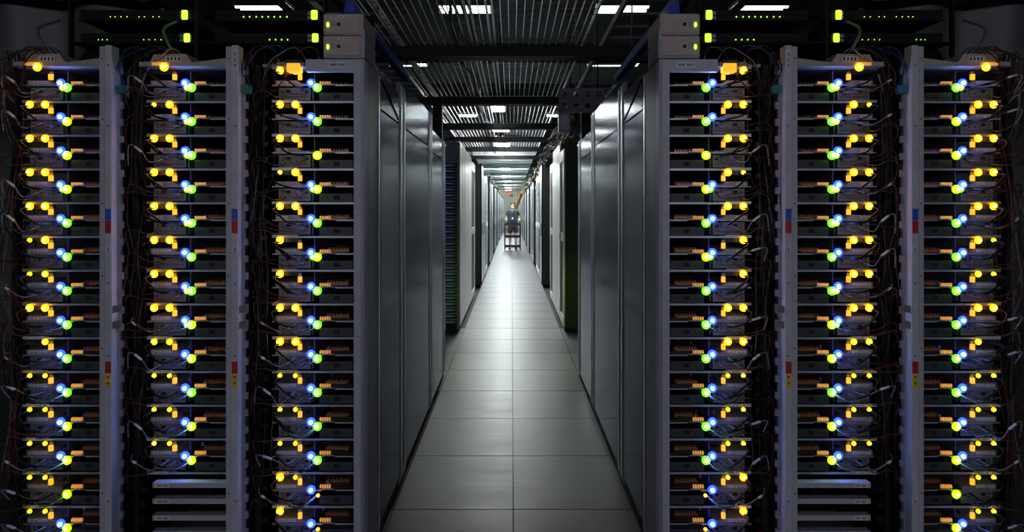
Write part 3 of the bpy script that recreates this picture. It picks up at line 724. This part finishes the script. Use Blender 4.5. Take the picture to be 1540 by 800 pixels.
# low pale deck with light panels over the far aisle
y=12.75; i=0
while y<37:
    t=thing('deck_panel',(-.18,y,2.78),'pale metal deck panel over the far aisle, %s from the near end'%(ORD[i] if i else 'first'),'ceiling panel','deck panels over the far aisle')
    link('sheet',cached('dk',lambda:MB().box(-.72,.72,0,1.77,.10,.11).box(-.72,.72,0,.16,-.03,.11).mesh('sheet',['deck_metal'],False,.004)),t)
    for hx in (-.66,.66): link('hanger_rod',cached('dhr',lambda:MB().tube([(0,.1,.11),(0,.1,2.225)],.008,5).mesh('hanger_rod',['black_metal'])),t,(hx,0,0))
    for q in (.62,1.18): link('rib',cached('dr',lambda:MB().box(-.72,.72,-.06,.06,-.01,.10).mesh('rib',['deck_metal'],False,.004)),t,(0,q+.12,0))
    if i%2==0: link('light_panel',cached('lp',lambda:MB().box(-.18,.14,.20,.60,-.035,-.01).box(-.05,.0,.3,.5,-.01,.105).mesh('light_panel',['panel_light'])),t)
    y+=1.8; i+=1
t=thing('exit_sign',(-.30,38.5,2.72),'small red lit sign hanging at far end of the aisle','sign')
link('case',MB().box(-.17,.17,-.02,.02,-.06,.08).mesh('case',['sign_red'],False,.005),t); link('hanger',MB().tube([(0,0,.08),(0,0,2.25)],.01,5).mesh('hanger',['black_metal']),t)
t=thing('red_notice',(-.02,FAR-.03,2.66),'faint red notice on the pale wall at the aisle end','sign')
link('board',MB().box(-.14,.14,0,.02,-.08,.08).mesh('board',['sticker_red'],False,.004),t)
# a wall of light at the end: pale door with window? (plain wall lamps)
for xx in (-.5,.5):
    fixture(xx,41.5,.8,4.2,'tube_light','ceiling tube light by the end wall','end wall lights')
# ------------------------------------------------------------------ person with laptop cart
def skinned(name,pts,edges,rad,mt,parent,sub=2,root=0):
    me=bpy.data.meshes.new(name); me.from_pydata([tuple(p) for p in pts],edges,[]); me.materials.append(M[mt])
    o=link(name,me,parent); md=o.modifiers.new('skin','SKIN'); md.use_smooth_shade=True
    for i,sv in enumerate(me.skin_vertices[0].data):
        rr=rad[i]; sv.radius=rr if isinstance(rr,tuple) else (rr,rr); sv.use_root=(i==root)
    m2=o.modifiers.new('sub','SUBSURF'); m2.levels=sub; m2.render_levels=sub
    return o
PX,PY=.045,21.18
P=thing('person',(PX,PY,0),'person in black T-shirt and dark shorts standing behind the black laptop cart','person')
pts=[];ed=[];rd=[]
def pv(p,r,par=None):
    pts.append(p); rd.append(r)
    if par is not None: ed.append((par,len(pts)-1))
    return len(pts)-1
pel=pv((0,0,.93),(.15,.11)); w1=pv((0,0,1.10),(.135,.10),pel); ch=pv((0,.0,1.30),(.165,.115),w1); up=pv((0,.01,1.42),(.12,.085),ch)
nk=pv((0,.0,1.51),(.055,.055),up); jw=pv((0,-.02,1.58),(.065,.075),nk); hd=pv((0,-.015,1.67),(.078,.095),jw); tp=pv((0,0,1.745),(.060,.070),hd)
for sx in (-1,1):
    sh=pv((sx*.165,.0,1.425),.060,up); el=pv((sx*.255,.02,1.15),.043,sh); 
    fa=pv((sx*.25,-.10,1.11),.038,el); wr=pv((sx*.215,-.24,1.12),.026,fa); pa=pv((sx*.20,-.30,1.12),(.040,.018),wr); pe=pv((sx*.195,-.335,1.12),(.038,.016),pa)
    for f,(dx,ln) in enumerate(((-.030,.072),(-.010,.082),(.010,.077),(.030,.060))):
        a=pv((sx*.195+dx,-.365,1.117),.0095,pe); b_=pv((sx*.195+dx*1.05,-.365-ln*.55,1.10),.009,a); pv((sx*.195+dx*1.05,-.365-ln*.6,1.068),.0085,b_)
    th=pv((sx*.195-sx*.045,-.31,1.10),.0105,pa); pv((sx*.195-sx*.052,-.345,1.07),.0095,th)
    hp=pv((sx*.095,0,.86),.088,pel); kn=pv((sx*.105,-.015,.50),.058,hp); cf=pv((sx*.108,.015,.36),.055,kn); an=pv((sx*.112,.02,.10),.036,cf); ft=pv((sx*.118,-.05,.045),(.040,.030),an); pv((sx*.122,-.15,.035),(.042,.024),ft)
skinned('body',pts,ed,rd,'skin',P)
# shirt
sp=[(0,0,.98),(0,0,1.12),(0,0,1.30),(0,.01,1.43),(-.175,0,1.435),(.175,0,1.435),(-.225,.01,1.27),(.225,.01,1.27),(0,.005,1.485)]
skinned('t_shirt',sp,[(0,1),(1,2),(2,3),(3,4),(3,5),(4,6),(5,7),(3,8)],[(.172,.128),(.155,.118),(.182,.130),(.14,.10),.076,.076,.068,.068,.068],'shirt_black',P,2)
skinned('shorts',[(0,0,1.0),(0,0,.90),(-.10,0,.83),(-.112,-.008,.60),(.10,0,.83),(.112,-.008,.60)],[(0,1),(1,2),(2,3),(1,4),(4,5)],[(.160,.122),(.168,.130),.112,.098,.112,.098],'shorts_dark',P,2)
b=MB(); b.ball((0,.022,1.722),.100,14,9,0,(.98,1.10,.85)); link('hair',b.mesh('hair',['hair_brown']),P)
b=MB(); b.ball((0,-.062,1.580),.066,12,8,0,(1.05,.85,.85)); link('beard',b.mesh('beard',['beard_grey']),P)
b=MB(); b.add([(-.016,-.105,1.625),(.016,-.105,1.625),(0,-.132,1.632),(0,-.100,1.675)],[(0,1,2),(0,2,3),(1,3,2),(0,3,1)]); link('nose',b.mesh('nose',['skin']),P)
for sx in (-1,1):
    link('eye',MB().ball((sx*.030,-.100,1.668),.011,8,6).mesh('eye',['label_ink']),P); link('ear',MB().ball((sx*.085,.0,1.65),.026,8,6,0,(.4,.7,1.2)).mesh('ear',['skin']),P)
    link('shoe',MB().ball((sx*.12,-.08,.04),.055,12,8,0,(.9,2.3,.72)).box(sx*.12-.045,sx*.12+.045,-.19,.06,0,.02).mesh('shoe',['rubber']),P)
link('mouth',MB().ball((0,-.117,1.605),.02,8,5,0,(1.2,.4,.35)).mesh('mouth',['sticker_red']),P)
T=thing('laptop_cart',(.03,20.55,0),'black wheeled cart with two shelves in front of the person','cart')
for sx in (-1,1):
    for sy in (-.20,.20): link('leg',MB().box(sx*.285-.02,sx*.285+.02,sy-.02,sy+.02,.06,.98).mesh('leg',['black_metal'],False,.003),T)
for z,n in ((.12,'shelf'),(.48,'shelf'),(.93,'top_shelf')): link(n,MB().box(-.30,.30,-.22,.22,z,z+.05).box(-.30,.30,-.225,-.20,z,z+.10).mesh(n,['black_plastic'],False,.004),T)
link('push_handle',MB().tube([(-.29,.20,.97),(-.31,.24,1.08),(.31,.24,1.08),(.29,.20,.97)],.018,8).mesh('push_handle',['black_metal']),T)
for sx in (-1,1):
    for sy in (-.19,.19): link('wheel',MB().tube([(sx*.285-.015,sy,.04),(sx*.285+.015,sy,.04)],.04,12).mesh('wheel',['rubber']),T)
Lp=thing('laptop',(.03,20.55,.985),'open laptop standing on cart with glowing mark on its lid','laptop')
link('base',MB().box(-.20,.20,-.10,.18,0,.018).mesh('base',['laptop_silver'],False,.003),Lp)
b=MB(); b.add([(-.20,-.10,.018),(.20,-.10,.018),(.20,-.22,.385),(-.20,-.22,.385),(-.20,-.088,.018),(.20,-.088,.018),(.20,-.208,.389),(-.20,-.208,.389)],[(0,1,2,3),(7,6,5,4),(0,4,5,1),(1,5,6,2),(2,6,7,3),(3,7,4,0)])
lid=link('lid',b.mesh('lid',['laptop_silver'],False,.003),Lp)
link('glowing_mark',MB().ball((0,-.166,.215),.022,10,6,0,(1,.25,1)).ball((.006,-.172,.242),.007,6,4,0,(1,.3,1.4)).mesh('glowing_mark',['logo_glow']),lid)
